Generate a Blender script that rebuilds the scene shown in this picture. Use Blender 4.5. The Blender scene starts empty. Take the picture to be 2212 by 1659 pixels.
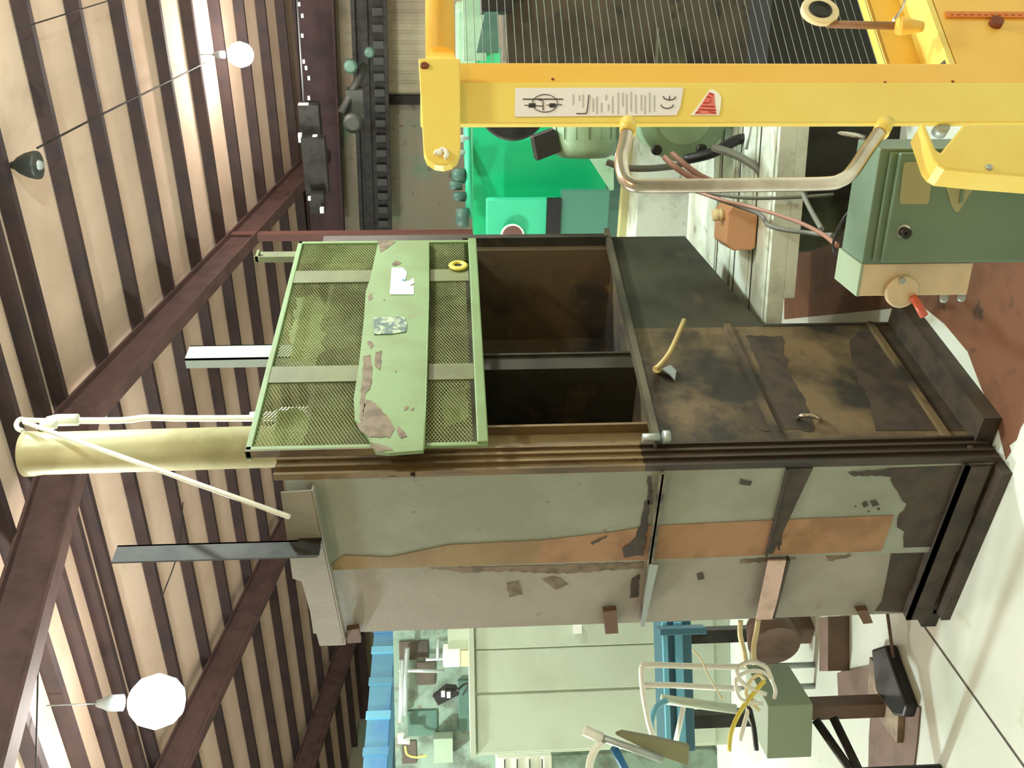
import bpy, bmesh, math, random
from mathutils import Vector, Matrix
random.seed(7)
scene = bpy.context.scene
COL = scene.collection
V = Vector

# ------------------------------------------------------------------ camera (phone held sideways: the world's up is the picture's left)
FPX = 2073.13
YAW, PITCH, ROLL = 0.62395422, -0.06181285, 0.01892062
CAM = V((-2.04397714, -1.78472994, 1.6))
FW = V((math.cos(YAW)*math.cos(PITCH), math.sin(YAW)*math.cos(PITCH), math.sin(PITCH)))
_r = V((math.sin(YAW), -math.cos(YAW), 0)); _d = FW.cross(_r)
RT = math.cos(ROLL)*_r + math.sin(ROLL)*_d
DN = -math.sin(ROLL)*_r + math.cos(ROLL)*_d
cd = bpy.data.cameras.new('camera'); cam = bpy.data.objects.new('camera', cd); COL.objects.link(cam)
cd.sensor_fit = 'HORIZONTAL'; cd.sensor_width = 36.0; cd.lens = 36.0*FPX/2212.0
cd.clip_start = 0.05; cd.clip_end = 100
M = Matrix.Identity(4)
for i in range(3):
    M[i][0] = DN[i]; M[i][1] = RT[i]; M[i][2] = -FW[i]; M[i][3] = CAM[i]
cam.matrix_world = M
scene.camera = cam

# ------------------------------------------------------------------ pixel <-> place helpers (photo pixel x,y in the 2212x1659 frame)
def ray(x, y): return FW + RT*((1659-y-829.5)/FPX) + DN*((x-1106)/FPX)
def at(x, y, d): return CAM + ray(x, y)*d
def on(x, y, ax, val):
    r = ray(x, y); return CAM + r*((val-CAM[ax])/r[ax])
def onpl(x, y, p0, n):
    r = ray(x, y); return CAM + r*((V(p0)-CAM).dot(n)/r.dot(n))
def tu(P, ax, y):   # slide P along ax until it projects to photo row y
    k = (1659-y-829.5)/FPX; q = P-CAM
    return P + ax*((k*q.dot(FW)-q.dot(RT))/(ax.dot(RT)-k*ax.dot(FW)))
def tv(P, ax, x):
    k = (x-1106)/FPX; q = P-CAM
    return P + ax*((k*q.dot(FW)-q.dot(DN))/(ax.dot(DN)-k*ax.dot(FW)))
def yawv(deg): return V((math.cos(math.radians(deg)), math.sin(math.radians(deg)), 0))
UP = V((0, 0, 1))
BA = yawv(5.25); BB = yawv(95.25)          # the building's own axes (across the roof / along the ridge)
def bld(a, b, z): return BA*a + BB*b + UP*z

# ------------------------------------------------------------------ world, exposure, lamps and added fill lights outside the frame
scene.view_settings.view_transform = 'Standard'
try: scene.view_settings.look = 'None'
except Exception: pass
scene.view_settings.exposure = 0.0
scene.view_settings.gamma = 1.0
scene.view_settings.use_curve_mapping = False
w = bpy.data.worlds.new('world'); scene.world = w; w.use_nodes = True
bg = w.node_tree.nodes['Background']; bg.inputs[0].default_value = (0.75, 0.62, 0.5, 1); bg.inputs[1].default_value = 0.06

def lamp(name, loc, energy, color, radius=0.12, kind='POINT', aim=None, cone=60, blend=.3):
    l = bpy.data.lights.new(name, kind); l.energy = energy; l.color = color; l.shadow_soft_size = radius
    o = bpy.data.objects.new(name, l); o.location = loc; COL.objects.link(o)
    if kind == 'SPOT':
        l.spot_size = math.radians(cone); l.spot_blend = blend
        o.rotation_euler = (V(aim)-V(loc)).to_track_quat('-Z', 'Y').to_euler()
    return o
PINKISH = (1.0, .87, .80); GREENISH = (0.84, 1.0, 0.96); WARM = (1.0, 0.62, 0.36); NEUT = (1.0, 0.93, 0.78)
lamp('hall_lamp_left_bay', (-0.6, 4.8, 3.7), 850, GREENISH, .12)
lamp('hall_lamp_right_bay', (0.5, -2.4, 3.9), 250, (.88, 1.0, .92), .12)
lamp('hall_lamp_far_right', (2.5, -1.7, 3.5), 480, GREENISH, .12)
lamp('ceiling_fill_left', (-1.6, 8.2, 3.0), 760, PINKISH, .2)  # unseen fill light added to brighten the left ceiling from below
lamp('ceiling_fill_right', (6.5, -4.2, 2.9), 700, PINKISH, .2)  # unseen fill light added to brighten the right ceiling from below
lamp('hall_lamp_behind_camera', (-3.6, -3.0, 3.4), 110, WARM, .2)
lamp('hall_lamp_upper_bulb', tuple(at(520,118,11.5)-UP*.4), 120, PINKISH, .12)
lamp('hall_lamp_lower_bulb', tuple(at(340,1515,8.0)-UP*.5), 150, PINKISH, .2)

# ------------------------------------------------------------------ materials
def lin(c):
    return tuple(((v/255)/12.92 if v/255 <= .04045 else ((v/255+.055)/1.055)**2.4) for v in c) + (1,)
MATS = {}
def mat(name, c, rough=.6, metal=0., c2=None, scale=8., lo=.45, hi=.6, c3=None, scale3=30., lo3=.6, hi3=.68, bump=0., stretch=(1,1,1), spec=.5):
    if name in MATS: return MATS[name]
    m = bpy.data.materials.new(name); m.use_nodes = True
    nt = m.node_tree; b = nt.nodes['Principled BSDF']
    b.inputs['Roughness'].default_value = rough; b.inputs['Metallic'].default_value = metal
    b.inputs['Specular IOR Level'].default_value = spec
    b.inputs['Base Color'].default_value = lin(c)
    tc = nt.nodes.new('ShaderNodeTexCoord'); mp = nt.nodes.new('ShaderNodeMapping'); mp.inputs['Scale'].default_value = stretch
    nt.links.new(tc.outputs['Object'], mp.inputs['Vector'])
    src = None
    def noise(sc, l, h, det=6):
        n = nt.nodes.new('ShaderNodeTexNoise'); n.inputs['Scale'].default_value = sc; n.inputs['Detail'].default_value = det
        n.inputs['Roughness'].default_value = .6
        nt.links.new(mp.outputs[0], n.inputs['Vector'])
        r = nt.nodes.new('ShaderNodeMapRange'); r.inputs[1].default_value = l; r.inputs[2].default_value = h
        nt.links.new(n.outputs['Fac'], r.inputs[0]); return r.outputs[0], n
    def mix(fac, a, bcol):
        x = nt.nodes.new('ShaderNodeMix'); x.data_type = 'RGBA'
        nt.links.new(fac, x.inputs[0])
        if isinstance(a, tuple): x.inputs[6].default_value = a
        else: nt.links.new(a, x.inputs[6])
        x.inputs[7].default_value = bcol
        return x.outputs[2]
    cur = lin(c)
    if c2: f, _ = noise(scale, lo, hi); cur = mix(f, cur, lin(c2))
    if c3: f, _ = noise(scale3, lo3, hi3); cur = mix(f, cur, lin(c3))
    if not isinstance(cur, tuple): nt.links.new(cur, b.inputs['Base Color'])
    if bump > 0:
        _, n = noise(scale3, 0, 1)
        bp = nt.nodes.new('ShaderNodeBump'); bp.inputs['Strength'].default_value = bump; bp.inputs['Distance'].default_value = .01
        nt.links.new(n.outputs['Fac'], bp.inputs['Height']); nt.links.new(bp.outputs[0], b.inputs['Normal'])
    MATS[name] = m; return m
def emit(name, c, s):
    if name in MATS: return MATS[name]
    m = bpy.data.materials.new(name); m.use_nodes = True; b = m.node_tree.nodes['Principled BSDF']
    b.inputs['Base Color'].default_value = lin(c); b.inputs['Emission Color'].default_value = lin(c); b.inputs['Emission Strength'].default_value = s
    MATS[name] = m; return m

m_ceil = mat('ceiling_board', (206,183,162), .9, c2=(190,165,142), scale=1.2, lo=.4, hi=.7, c3=(190,168,146), scale3=14, lo3=.62, hi3=.8)
m_purlin = mat('purlin_paint', (60,43,40), .7, c2=(48,37,38), scale=3)
m_rafter = mat('rafter_paint', (88,64,60), .65, c2=(74,54,50), scale=4)
m_eave = mat('eave_paint', (76,54,55), .7, c2=(62,46,50), scale=3)
m_dark = mat('dark_steel', (46,46,42), .55, .3, c2=(30,28,26), scale=9)
m_black = mat('black_rubber', (22,22,24), .5)
m_wall = mat('wall_sheet', (196,190,160), .85, c2=(176,160,140), scale=1.0, lo=.4, hi=.65)
m_wallg = mat('wall_lower', (150,145,125), .85, c2=(120,150,125), scale=.9, lo=.5, hi=.65, c3=(120,105,92), scale3=5)
m_floor = mat('floor_concrete', (204,212,204), .55, c2=(190,199,188), scale=1.3, lo=.4, hi=.65, c3=(170,180,150), scale3=7, lo3=.62, hi3=.8)
m_floorshade = mat('shaded_brown_floor', (112,74,52), .6, c2=(94,62,42), scale=5, c3=(66,48,38), scale3=9)
m_olive = mat('cabinet_olive', (140,147,134), .55, c2=(124,130,114), scale=2.2, lo=.42, hi=.62, c3=(96,82,60), scale3=16, lo3=.66, hi3=.74, bump=.15)
m_olive2 = mat('cabinet_olive_rear', (146,142,134), .55, c2=(130,128,116), scale=2.5, lo=.42, hi=.62, c3=(98,84,66), scale3=14, lo3=.66, hi3=.75, bump=.15)
m_obrown = mat('orange_brown', (150,116,84), .7, c2=(132,98,68), scale=7)
m_pbrown = mat('pale_brown', (136,116,78), .65, c2=(126,104,70), scale=6)
m_stain_shade = mat('dark_grime_shade', (62,52,40), .65, c2=(44,38,32), scale=12)  # real grime and dark gaps, also the shade painted on front and floor
m_front = mat('cabinet_front_grime', (84,80,62), .5, c2=(48,46,38), scale=3.2, lo=.4, hi=.62, c3=(112,88,62), scale3=6, lo3=.6, hi3=.72, bump=.1)
m_frontd = mat('cabinet_front_dark', (58,58,46), .42, c2=(34,34,30), scale=3, lo=.4, hi=.6, c3=(84,74,54), scale3=3, lo3=.56, hi3=.68)
m_lower = mat('lower_panel_lit_grime', (104,88,62), .45, c2=(38,36,30), scale=2.6, lo=.42, hi=.56, c3=(60,50,38), scale3=11, lo3=.58, hi3=.7)  # grime, with light patches and shadow painted in as brown and dark mottling
m_worn = mat('worn_patch', (122,102,76), .5, c2=(104,84,62), scale=9)
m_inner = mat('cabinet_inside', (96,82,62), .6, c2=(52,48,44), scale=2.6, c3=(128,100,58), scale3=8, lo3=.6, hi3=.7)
m_behind = mat('mesh_backing', (86,84,62), .7, c2=(62,60,48), scale=4, c3=(112,112,78), scale3=9, lo3=.55, hi3=.68)
m_backpaint = mat('backing_paint', (160,178,124), .6, c2=(146,160,108), scale=6)
m_guard = mat('guard_green', (108,136,90), .5, c2=(102,124,78), scale=5, c3=(120,110,74), scale3=20, lo3=.66, hi3=.74)
m_strap = mat('strap_green', (100,108,70), .55, c2=(86,92,60), scale=6)
m_mesh = mat('expanded_metal', (176,184,142), .5, .1, c2=(146,152,112), scale=4)
m_chan = mat('channel_brown', (112,94,62), .55, c2=(78,64,46), scale=9, lo=.45, hi=.62, c3=(60,50,38), scale3=30, stretch=(1,1,.25))
m_chand = mat('channel_dark', (58,48,36), .5, c2=(40,36,30), scale=9, c3=(84,58,36), scale3=12, stretch=(1,1,.25))
m_rib = mat('rib_grime', (110,106,90), .5, c2=(56,52,46), scale=14, lo=.45, hi=.6)
m_brack = mat('bracket_brown', (96,70,50), .6)
m_pink = mat('bare_plate', (196,170,160), .5, c2=(170,150,135), scale=9)
m_peel = mat('peeled_metal', (112,98,76), .6, c2=(86,72,54), scale=25)
m_paper = mat('white_paper', (244,246,236), .8)
m_plate = mat('worn_blue_plate', (62,92,86), .5, c2=(150,164,136), scale=28, lo=.48, hi=.56)
m_pipe = mat('flue_paint', (206,200,160), .45, .1, c2=(180,174,134), scale=4)
m_white = mat('white_enamel', (236,240,232), .35)
m_grey = mat('grey_steel', (168,178,176), .45, .4)
m_chrome = mat('chrome', (214,206,196), .22, .95, c2=(180,170,156), scale=6)
m_yel = mat('yellow_enamel', (236,216,112), .38, c2=(234,208,100), scale=3)
m_yel_shade = mat('yellow_enamel_shaded', (240,196,90), .38, c2=(238,190,80), scale=3)  # same yellow paint as above, toned orange for the different light on it
m_yeld = mat('rust_spot', (120,60,30), .7)
m_print = mat('print_black', (52,50,54), .7)
m_printg = mat('print_grey', (176,176,178), .8)
m_label = mat('label_white', (232,230,232), .5)
m_red = mat('sticker_red', (226,96,90), .5, c2=(236,140,126), scale=20)
m_redd = mat('sticker_dark_red', (160,30,40), .5)
m_green = mat('bright_green', (16,172,112), .35, c2=(22,160,108), scale=2)
m_greenl = mat('green_cover', (62,190,146), .4)
m_greend = mat('green_grey', (70,104,90), .5, c2=(60,92,82), scale=4)
m_pale = mat('pale_green_cast', (158,190,160), .45, c2=(140,172,142), scale=5, c3=(96,110,90), scale3=16, lo3=.66, hi3=.76)
m_cast = mat('brown_grey_cast', (78,68,54), .6, c2=(60,52,42), scale=4, c3=(44,38,36), scale3=12)
m_table = mat('machined_table', (214,224,212), .4, .1, c2=(176,184,170), scale=4, c3=(110,106,86), scale3=10, lo3=.6, hi3=.75)
m_tan = mat('tan_plastic', (208,158,120), .45)
m_ivory = mat('ivory_plastic', (236,222,178), .45)
m_box = mat('control_box_green', (98,122,104), .5, c2=(88,112,95), scale=3)
m_boxl = mat('switch_box_beige', (206,188,160), .5, c2=(190,176,148), scale=6)
m_sticker = mat('faded_sticker', (150,150,118), .7)
m_redl = mat('red_lever', (190,86,62), .4)
m_hose = mat('hose_brown', (150,110,96), .5)
m_hoseg = mat('hose_grey', (110,114,106), .5)
m_ptan = mat('pale_control_green', (188,200,180), .45, c2=(180,190,170), scale=2)
m_blue = mat('crane_blue', (84,138,160), .5, c2=(72,122,166), scale=1.5)
m_blued = mat('deep_blue', (52,96,112), .45)
m_bluel = mat('light_blue', (100,168,192), .4)
m_grng = mat('grey_green_panel', (120,142,126), .6, c2=(84,96,84), scale=5, lo=.45, hi=.6, c3=(110,100,84), scale3=12)
m_jbox = mat('junction_green', (142,160,138), .5)
m_brownp = mat('brown_floor_shadow', (112,92,82), .7, c2=(96,78,68), scale=6)
m_ycab = mat('yellow_cable', (226,214,96), .5)
m_pink2 = mat('red_brown_steel', (104,68,62), .6)
m_glow = emit('lamp_glow', (255,252,246), 60)
m_galv = mat('galvanised', (150,160,160), .5, .5)
m_fit = mat('fitting_dark', (58,62,56), .5, .2)

# ------------------------------------------------------------------ mesh builder
class MB:
    def __init__(s): s.v = []; s.f = []; s.m = []; s.sm = []
    def add(s, vs, fs, mi=0, smooth=False):
        o = len(s.v); s.v += [V(p) for p in vs]
        for f in fs: s.f.append([o+i for i in f]); s.m.append(mi); s.sm.append(smooth)
    def obox(s, o, ex, ey, ez, mi=0):     # parallelepiped from corner o
        o = V(o); ex = V(ex); ey = V(ey); ez = V(ez)
        if ex.cross(ey).dot(ez) < 0: o = o+ex; ex = -ex
        p = [o, o+ex, o+ex+ey, o+ey]; p += [q+ez for q in p]
        s.add(p, [(3,2,1,0),(4,5,6,7),(0,1,5,4),(1,2,6,5),(2,3,7,6),(3,0,4,7)], mi); return s
    def box(s, x0, x1, y0, y1, z0, z1, mi=0):
        return s.obox((x0,y0,z0), (x1-x0,0,0), (0,y1-y0,0), (0,0,z1-z0), mi)
    def bev(s, o, ex, ey, ez, r, mi=0):   # box with chamfered edges running along ez
        o = V(o); ex = V(ex); ey = V(ey); ez = V(ez)
        if ex.cross(ey).dot(ez) < 0: o = o+ex; ex = -ex
        lx, ly = ex.length, ey.length; a, b = ex/lx, ey/ly
        pts = []
        for cx, cy, sx, sy, st in ((lx-r, r, 1, -1, -90), (lx-r, ly-r, 1, 1, 0), (r, ly-r, -1, 1, 90), (r, r, -1, -1, 180)):
            for k in range(4):
                t = math.radians(st+30*k); pts.append(o + a*(cx+r*math.cos(t)) + b*(cy+r*math.sin(t)))
        return s.prism(pts, ez, mi)
    def prism(s, pts, ext, mi=0):
        pts = [V(p) for p in pts]; n = len(pts); e = V(ext)
        nn = V((0,0,0))
        for i in range(n): nn += pts[i].cross(pts[(i+1) % n])
        if nn.dot(e) < 0: pts = pts[::-1]
        s.add(pts+[p+e for p in pts], [tuple(range(n))[::-1], tuple(range(n, 2*n))]+[(i, (i+1) % n, n+(i+1) % n, n+i) for i in range(n)], mi); return s
    def ngon(s, pts, mi=0, face=None):
        pts = [V(p) for p in pts]; nn = V((0,0,0)); n = len(pts)
        for i in range(n): nn += pts[i].cross(pts[(i+1) % n])
        c = sum(pts, V((0,0,0)))/n
        if nn.dot((CAM if face is None else V(face))-c) < 0: pts = pts[::-1]
        s.add(pts, [tuple(range(n))], mi); return s
    def tube(s, pts, r, n=10, mi=0, smooth=0, cap=True, r2=None):
        pts = [V(p) for p in pts]
        if smooth:
            q = []; P = [2*pts[0]-pts[1]]+pts+[2*pts[-1]-pts[-2]]
            for i in range(1, len(P)-2):
                for k in range(smooth):
                    t = k/smooth; a, b, c, d = P[i-1:i+3]
                    q.append(.5*((2*b)+(c-a)*t+(2*a-5*b+4*c-d)*t*t+(3*b-a-3*c+d)*t**3))
            q.append(pts[-1]); pts = q
        t0 = (pts[1]-pts[0]).normalized(); nx = t0.orthogonal().normalized(); vs = []; m = len(pts)
        for i, p in enumerate(pts):
            t = ((pts[min(i+1, m-1)]-p).normalized()+(p-pts[max(i-1, 0)]).normalized())
            t = t.normalized() if t.length > 1e-6 else t0
            nx = (nx-t*nx.dot(t)).normalized(); by = t.cross(nx)
            rr = r if r2 is None else r+(r2-r)*i/(m-1)
            for k in range(n):
                a = 2*math.pi*k/n; vs.append(p+(nx*math.cos(a)+by*math.sin(a))*rr)
        fs = [(i*n+k, i*n+(k+1) % n, (i+1)*n+(k+1) % n, (i+1)*n+k) for i in range(m-1) for k in range(n)]
        s.add(vs, fs, mi, True)
        if cap:
            o = len(s.v)-len(vs)
            s.f.append([o+k for k in range(n)][::-1]); s.m.append(mi); s.sm.append(False)
            s.f.append([o+(m-1)*n+k for k in range(n)]); s.m.append(mi); s.sm.append(False)
        return s
    def lathe(s, base, axis, prof, n=24, mi=0, smooth=True):   # prof: (height along axis, radius)
        base = V(base); ax = V(axis).normalized(); nx = ax.orthogonal().normalized(); by = ax.cross(nx); vs = []
        for h, r in prof:
            for k in range(n):
                a = 2*math.pi*k/n; vs.append(base+ax*h+(nx*math.cos(a)+by*math.sin(a))*max(r, 1e-4))
        m = len(prof)
        s.add(vs, [(i*n+k, i*n+(k+1) % n, (i+1)*n+(k+1) % n, (i+1)*n+k) for i in range(m-1) for k in range(n)], mi, smooth)
        o = len(s.v)-len(vs)
        s.f.append([o+k for k in range(n)][::-1]); s.m.append(mi); s.sm.append(False)
        s.f.append([o+(m-1)*n+k for k in range(n)]); s.m.append(mi); s.sm.append(False)
        return s
    def build(s, name, mats, parent=None, bevel=0.):
        if not isinstance(mats, (list, tuple)): mats = [mats]
        org = V((0,0,0))
        if parent is not None:
            p = parent
            while p is not None: org += p.location; p = p.parent
        else:
            org = V((sum(p.x for p in s.v)/len(s.v), sum(p.y for p in s.v)/len(s.v), min(p.z for p in s.v)))
        me = bpy.data.meshes.new(name); me.from_pydata([tuple(p-org) for p in s.v], [], s.f)
        for m in mats: me.materials.append(m)
        for i, p in enumerate(me.polygons): p.material_index = s.m[i]; p.use_smooth = s.sm[i]
        me.update()
        o = bpy.data.objects.new(name, me); COL.objects.link(o)
        if parent is not None: o.parent = parent
        else: o.location = org
        if bevel > 0:
            b = o.modifiers.new('bevel', 'BEVEL'); b.width = bevel; b.segments = 2; b.limit_method = 'ANGLE'; b.angle_limit = math.radians(50)
        return o
def thing(name, label, cat, loc=(0,0,0), group=None):
    o = bpy.data.objects.new(name, None); COL.objects.link(o); o.location = loc; o.empty_display_size = .1
    return tag(o, label, cat, group)
def tag(o, label, cat, group=None):
    o['label'] = label; o['category'] = cat
    if group: o['group'] = group
    return o
def struct(o): o['kind'] = 'structure'; return o
def pbox(mb, x0, x1, y0, y1, d, depth, yaw, mi=0, grow=True):
    """upright box whose front face fills photo rows y0..y1, columns x0..x1 at distance d; its width runs along yaw"""
    ax = yawv(yaw)
    if ax.dot(RT) < 0: ax = -ax
    n = UP.cross(ax)
    if n.dot(FW) < 0: n = -n
    P = at((x0+x1)/2, (y0+y1)/2, d)
    L, Rr = tu(P, ax, y1), tu(P, ax, y0)
    z0, z1 = tv(P, UP, x1).z, tv(P, UP, x0).z
    o = V((L.x, L.y, z0))
    mb.obox(o, Rr-L, n*depth, UP*(z1-z0), mi)
    return o, (Rr-L), n, z0, z1

# ================================================================== THE HALL
RID_A, RID_Z, SL = 5.5, 5.36, 0.17
def roofz(a): return RID_Z-SL*abs(a-RID_A)
A0, A1, B0, B1 = -6.0, 14.3, -7.5, 17.0
mb = MB(); mb.obox(bld(A0,B0,-.1), BA*(A1-A0), BB*(B1-B0), UP*.1)
for p, q in (((1990,1345),(2230,1682)), ):     # saw-cut joint in the slab
    a, b = on(*p,2,.0015), on(*q,2,.0015); d = (b-a).normalized(); a = a-d*1.2; sd = UP.cross(d)*.004
    mb.ngon([a-sd, b-sd, b+sd, a+sd], 1)
mb.ngon([on(a,b,2,.001) for a, b in ((2172,994),(2184,975),(2180,962),(2196,950),(2204,925),(2218,902),(2260,820),(2400,700),(2400,420),(2150,380),(1800,380),(1720,520),(1694,600),(1694,690),(1990,660),(2040,700),(2090,760),(2120,840),(2150,900))], 2, face=(0,0,5))  # brown floor patch, shade beside and under the machine painted in
struct(mb.build('floor', [m_floor, m_stain_shade, m_floorshade]))
mb = MB()
for a, b in ((A0, RID_A), (RID_A, A1)):
    mb.obox(bld(a,B0,roofz(a)), bld(b,0,roofz(b))-bld(a,0,roofz(a)), BB*(B1-B0), UP*.08)
struct(mb.build('ceiling', m_ceil))
mb = MB(); mb.obox(bld(A1,B0,0), BA*.15, BB*(2.5-B0), UP*roofz(A1)); mb.obox(bld(A1,2.5,0), BA*.15, BB*(B1-2.5), UP*roofz(A1), 1)
b = B0+.1
while b < 2.4:
    mb.obox(bld(A1-.02,b,1.2), BA*.02, BB*.03, UP*2.0); b += .16
struct(mb.build('wall_far', [m_wall, m_wallg]))
def gable(name, bb, th):
    mb = MB(); mb.prism([bld(A0,bb,0), bld(A1,bb,0), bld(A1,bb,roofz(A1)), bld(RID_A,bb,RID_Z), bld(A0,bb,roofz(A0))], BB*th)
    struct(mb.build(name, m_wallg))
gable('wall_left', B1, .15); gable('wall_right', B0, -.15)
mb = MB(); mb.obox(bld(A0,B0,0), BA*-.15, BB*(B1-B0), UP*roofz(A0)); struct(mb.build('wall_near', m_wallg))
mb = MB(); mb.obox(bld(A1-.14,2.42,0), BA*.14, BB*.14, UP*3.2); struct(mb.build('trim_1', m_dark))

# purlins: dark steel sections carried along the ridge direction under the roof boards
PL = 'dark roof purlins'
def purlin(a):
    z = roofz(a); mb = MB(); mb.obox(bld(a-.04,B0,z-.135), BA*.08, BB*(B1-B0), UP*.13)
    tag(mb.build('roof_purlin', m_purlin), 'dark brown steel purlin running across under the pale roof boards', 'purlin', PL)
for k in range(11): purlin(RID_A+.2+.805*k)
for k in range(8): purlin(RID_A-.2-.805*k)
RW, RD = .16, .34
def rafter(b, label, a0=A0+.05, a1=A1-.1):
    mb = MB()
    for s0, s1 in ((a0, RID_A), (RID_A, a1)):
        p0, p1 = bld(s0,b,roofz(s0)-.14), bld(s1,b,roofz(s1)-.14)
        mb.obox(p0-BB*.012-UP*RD, p1-p0, BB*.024, UP*RD)
        for zz in (0, -RD): mb.obox(p0-BB*RW/2+UP*(zz-.012), p1-p0, BB*RW, UP*.024)
    return tag(mb.build('roof_rafter', m_rafter), label, 'rafter')
rafter(3.2, 'red-brown steel rafter running down to the far eave above the green machine guard')
rafter(8.25, 'red-brown steel rafter passing behind the glowing lower lamp')
rafter(13.15, 'farthest red-brown rafter, ending at the blue crane girder')
mb = MB(); mb.obox(bld(13.02,13.6,3.6), BA*.14, BB*2.6, UP*.16)
tag(mb.build('roof_strut', m_purlin), 'short dark strut joining the farthest rafter above the blue girder', 'strut')

# eave beam, festoon rail and runway on the far wall
t = thing('eave_beam', 'wide dark brown steel beam under the far eave', 'beam', bld(13.5,1,3.2))
mb = MB(); d = BB*9.6+UP*.3; p0 = bld(13.42,-5,3.1)
mb.obox(p0, d, BA*.04, UP*.6); mb.obox(p0-BA*.13, d, BA*.3, UP*.03); mb.obox(p0-BA*.13+UP*.57, d, BA*.3, UP*.03); mb.build('beam_web', m_eave, t)
fest = thing('festoon_rail', 'thin pale cable rail with bright clips along the top of the eave beam', 'cable rail', at(650,100,13))
mb = MB(); mb.tube([at(640,-20,12.9), at(656,222,13.1)], .012); mb.build('rail_bar', m_galv, fest)
for x, y in ((648,5),(655,30),(655,73),(658,129),(663,143),(669,165),(669,208)):
    mb = MB(); c = at(x,y,12.85); mb.obox(c, BB*.05, BA*.03, UP*.03); mb.build('clip', m_white, fest)
trol = thing('cable_trolley', 'dark hoist trolley hanging on the eave beam with bright metal ends', 'trolley', at(670,340,12.9))
mb = MB(); pbox(mb, 646,690,228,300,12.9,.25,95.25); pbox(mb, 655,705,300,420,12.9,.2,95.25); pbox(mb,668,700,420,462,12.9,.15,95.25); mb.build('trolley_frame', m_dark, trol)
for x, y, a, b in ((655,229,22,8),(648,299,8,18),(680,299,10,10),(668,430,6,7),(695,456,8,10)):
    mb = MB(); pbox(mb, x-a/2, x+a/2, y-b/2, y+b/2, 12.8, .08, 95.25); mb.build('bright_end', m_white, trol)
rw = thing('crane_runway', 'dark latticed crane runway girder below the eave beam on the far wall', 'girder', bld(13.3,1,2.4))
mb = MB(); d = BB*9.6+UP*.25
for z0, h, aa in ((2.33,.05,.24),(2.80,.06,.24),(2.62,.1,.14)): mb.obox(bld(13.2-aa/2,-5,z0), d, BA*aa, UP*h)
mb.obox(bld(13.21,-5,2.36), d, BA*.02, UP*.5); mb.build('girder', m_dark, rw)
for k in range(40):
    mb = MB(); mb.obox(bld(13.12,-4.9+.24*k,2.39+.00625*k), BB*.11, BA*.03, UP*.16); mb.build('lattice_bar', m_fit, rw)
mb = MB(); mb.tube([at(738,245,12.8), at(790,140,12.8)], .06, 6); pbox(mb,748,785,195,255,12.8,.2,95.25); hk = mb.build('hoist_bracket', m_fit, rw)
for x, y, r in ((757,145,.09),(798,115,.07),(762,268,.13)):
    mb = MB(); mb.lathe(at(x,y,12.6), BA, [(0,r*.6),(.02,r),(.1,r),(.12,r*.6)], 14); mb.build('pulley', m_greend if r<.1 else m_fit, hk)
col = MB(); c = onpl(490,511,bld(0,3.2,0),BB); col.obox(V((c.x-.05,c.y-.05,0)), (.1,0,0), (0,.1,0), (0,0,c.z))
tag(col.build('support_post', m_pink2), 'slim red-brown post behind the right edge of the tall green machine', 'post')

# lamps
def tv2(p): return p
dl = thing('dome_lamp', 'unlit dark dome lamp hanging at the top of the roof', 'lamp', at(60,357,8))
c = at(20,357,8); MBx = MB(); MBx.lathe(c-UP*.24, UP, [(0,.115),(.03,.118),(.1,.10),(.16,.07),(.2,.035),(.22,.03)], 24); MBx.build('shade', m_fit, dl)
MBx = MB(); MBx.tube([c-UP*.03, V((c.x,c.y,roofz(V(c).dot(BA))-.02))], .022); MBx.build('rod', m_fit, dl)
MBx = MB(); MBx.lathe(c-UP*.27, UP, [(0,.03),(.04,.05),(.1,.04)], 16); MBx.build('bulb', m_grey, dl)
def lit(name, x, y, d, r, label, e):
    g = thing(name, label, 'lamp', at(x,y,d)); c = at(x,y,d)
    b = MB(); b.lathe(c-UP*r*1.0, UP, [(0,.02),(.12*r,r*.5),(.4*r,r*.8),(r,r),(1.6*r,r*.82),(1.9*r,r*.5),(2*r,r*.3)], 24); b.build('glowing_bulb', m_glow, g)
    b = MB(); b.lathe(c+UP*r*1.25, UP, [(0,r*.3),(r*.5,r*.3),(r*.7,r*.2),(r*.95,r*.12)], 16); b.build('socket', m_galv, g)
    z = roofz(c.dot(BA)); b = MB(); b.tube([c+UP*r*2.2, V((c.x,c.y,z-.02))], .006, 6); b.build('stem', m_galv, g)
    return g
lit('hall_lamp', 520, 118, 11.5, .15, 'lit bulb hanging under the purlins at the upper right, with bare socket', 60)
lit('hall_lamp', 340, 1515, 8.0, .225, 'large glaring lamp in front of a rafter at the left side', 60)
def under(x, y, f=.93):
    lo, hi = 2., 30.
    for _ in range(40):
        m = (lo+hi)/2; p = at(x,y,m)
        if p.z < roofz(p.dot(BA)): lo = m
        else: hi = m
    return at(x,y,lo*f)
mb = MB(); mb.tube([under(445,135,.95), under(350,183,.94), under(250,232,.93), under(160,278,.93), under(80,320,.94)], .009, 6, smooth=4)
tag(mb.build('lamp_wire', m_dark), 'thin wire slung from the dome lamp to the lit bulb', 'wire')
mb = MB(); mb.tube([under(91,1100), under(85,1250), under(82,1450), under(77,1680)], .007, 6, smooth=5)
tag(mb.build('roof_wire', m_dark), 'thin wire under the roof boards at the left, above the ridge', 'wire')
mb = MB(); mb.tube([under(350,1290), under(385,1190), under(395,1085)], .007, 6, smooth=5)
tag(mb.build('roof_wire', m_dark), 'thin sagging wire between rafters left of the flue pipe', 'wire')
mb = MB(); mb.tube([under(46,60,.95), under(240,0,.95)], .006, 6)
tag(mb.build('roof_wire', m_dark), 'faint wire crossing the roof boards above the dome lamp', 'wire')

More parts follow.
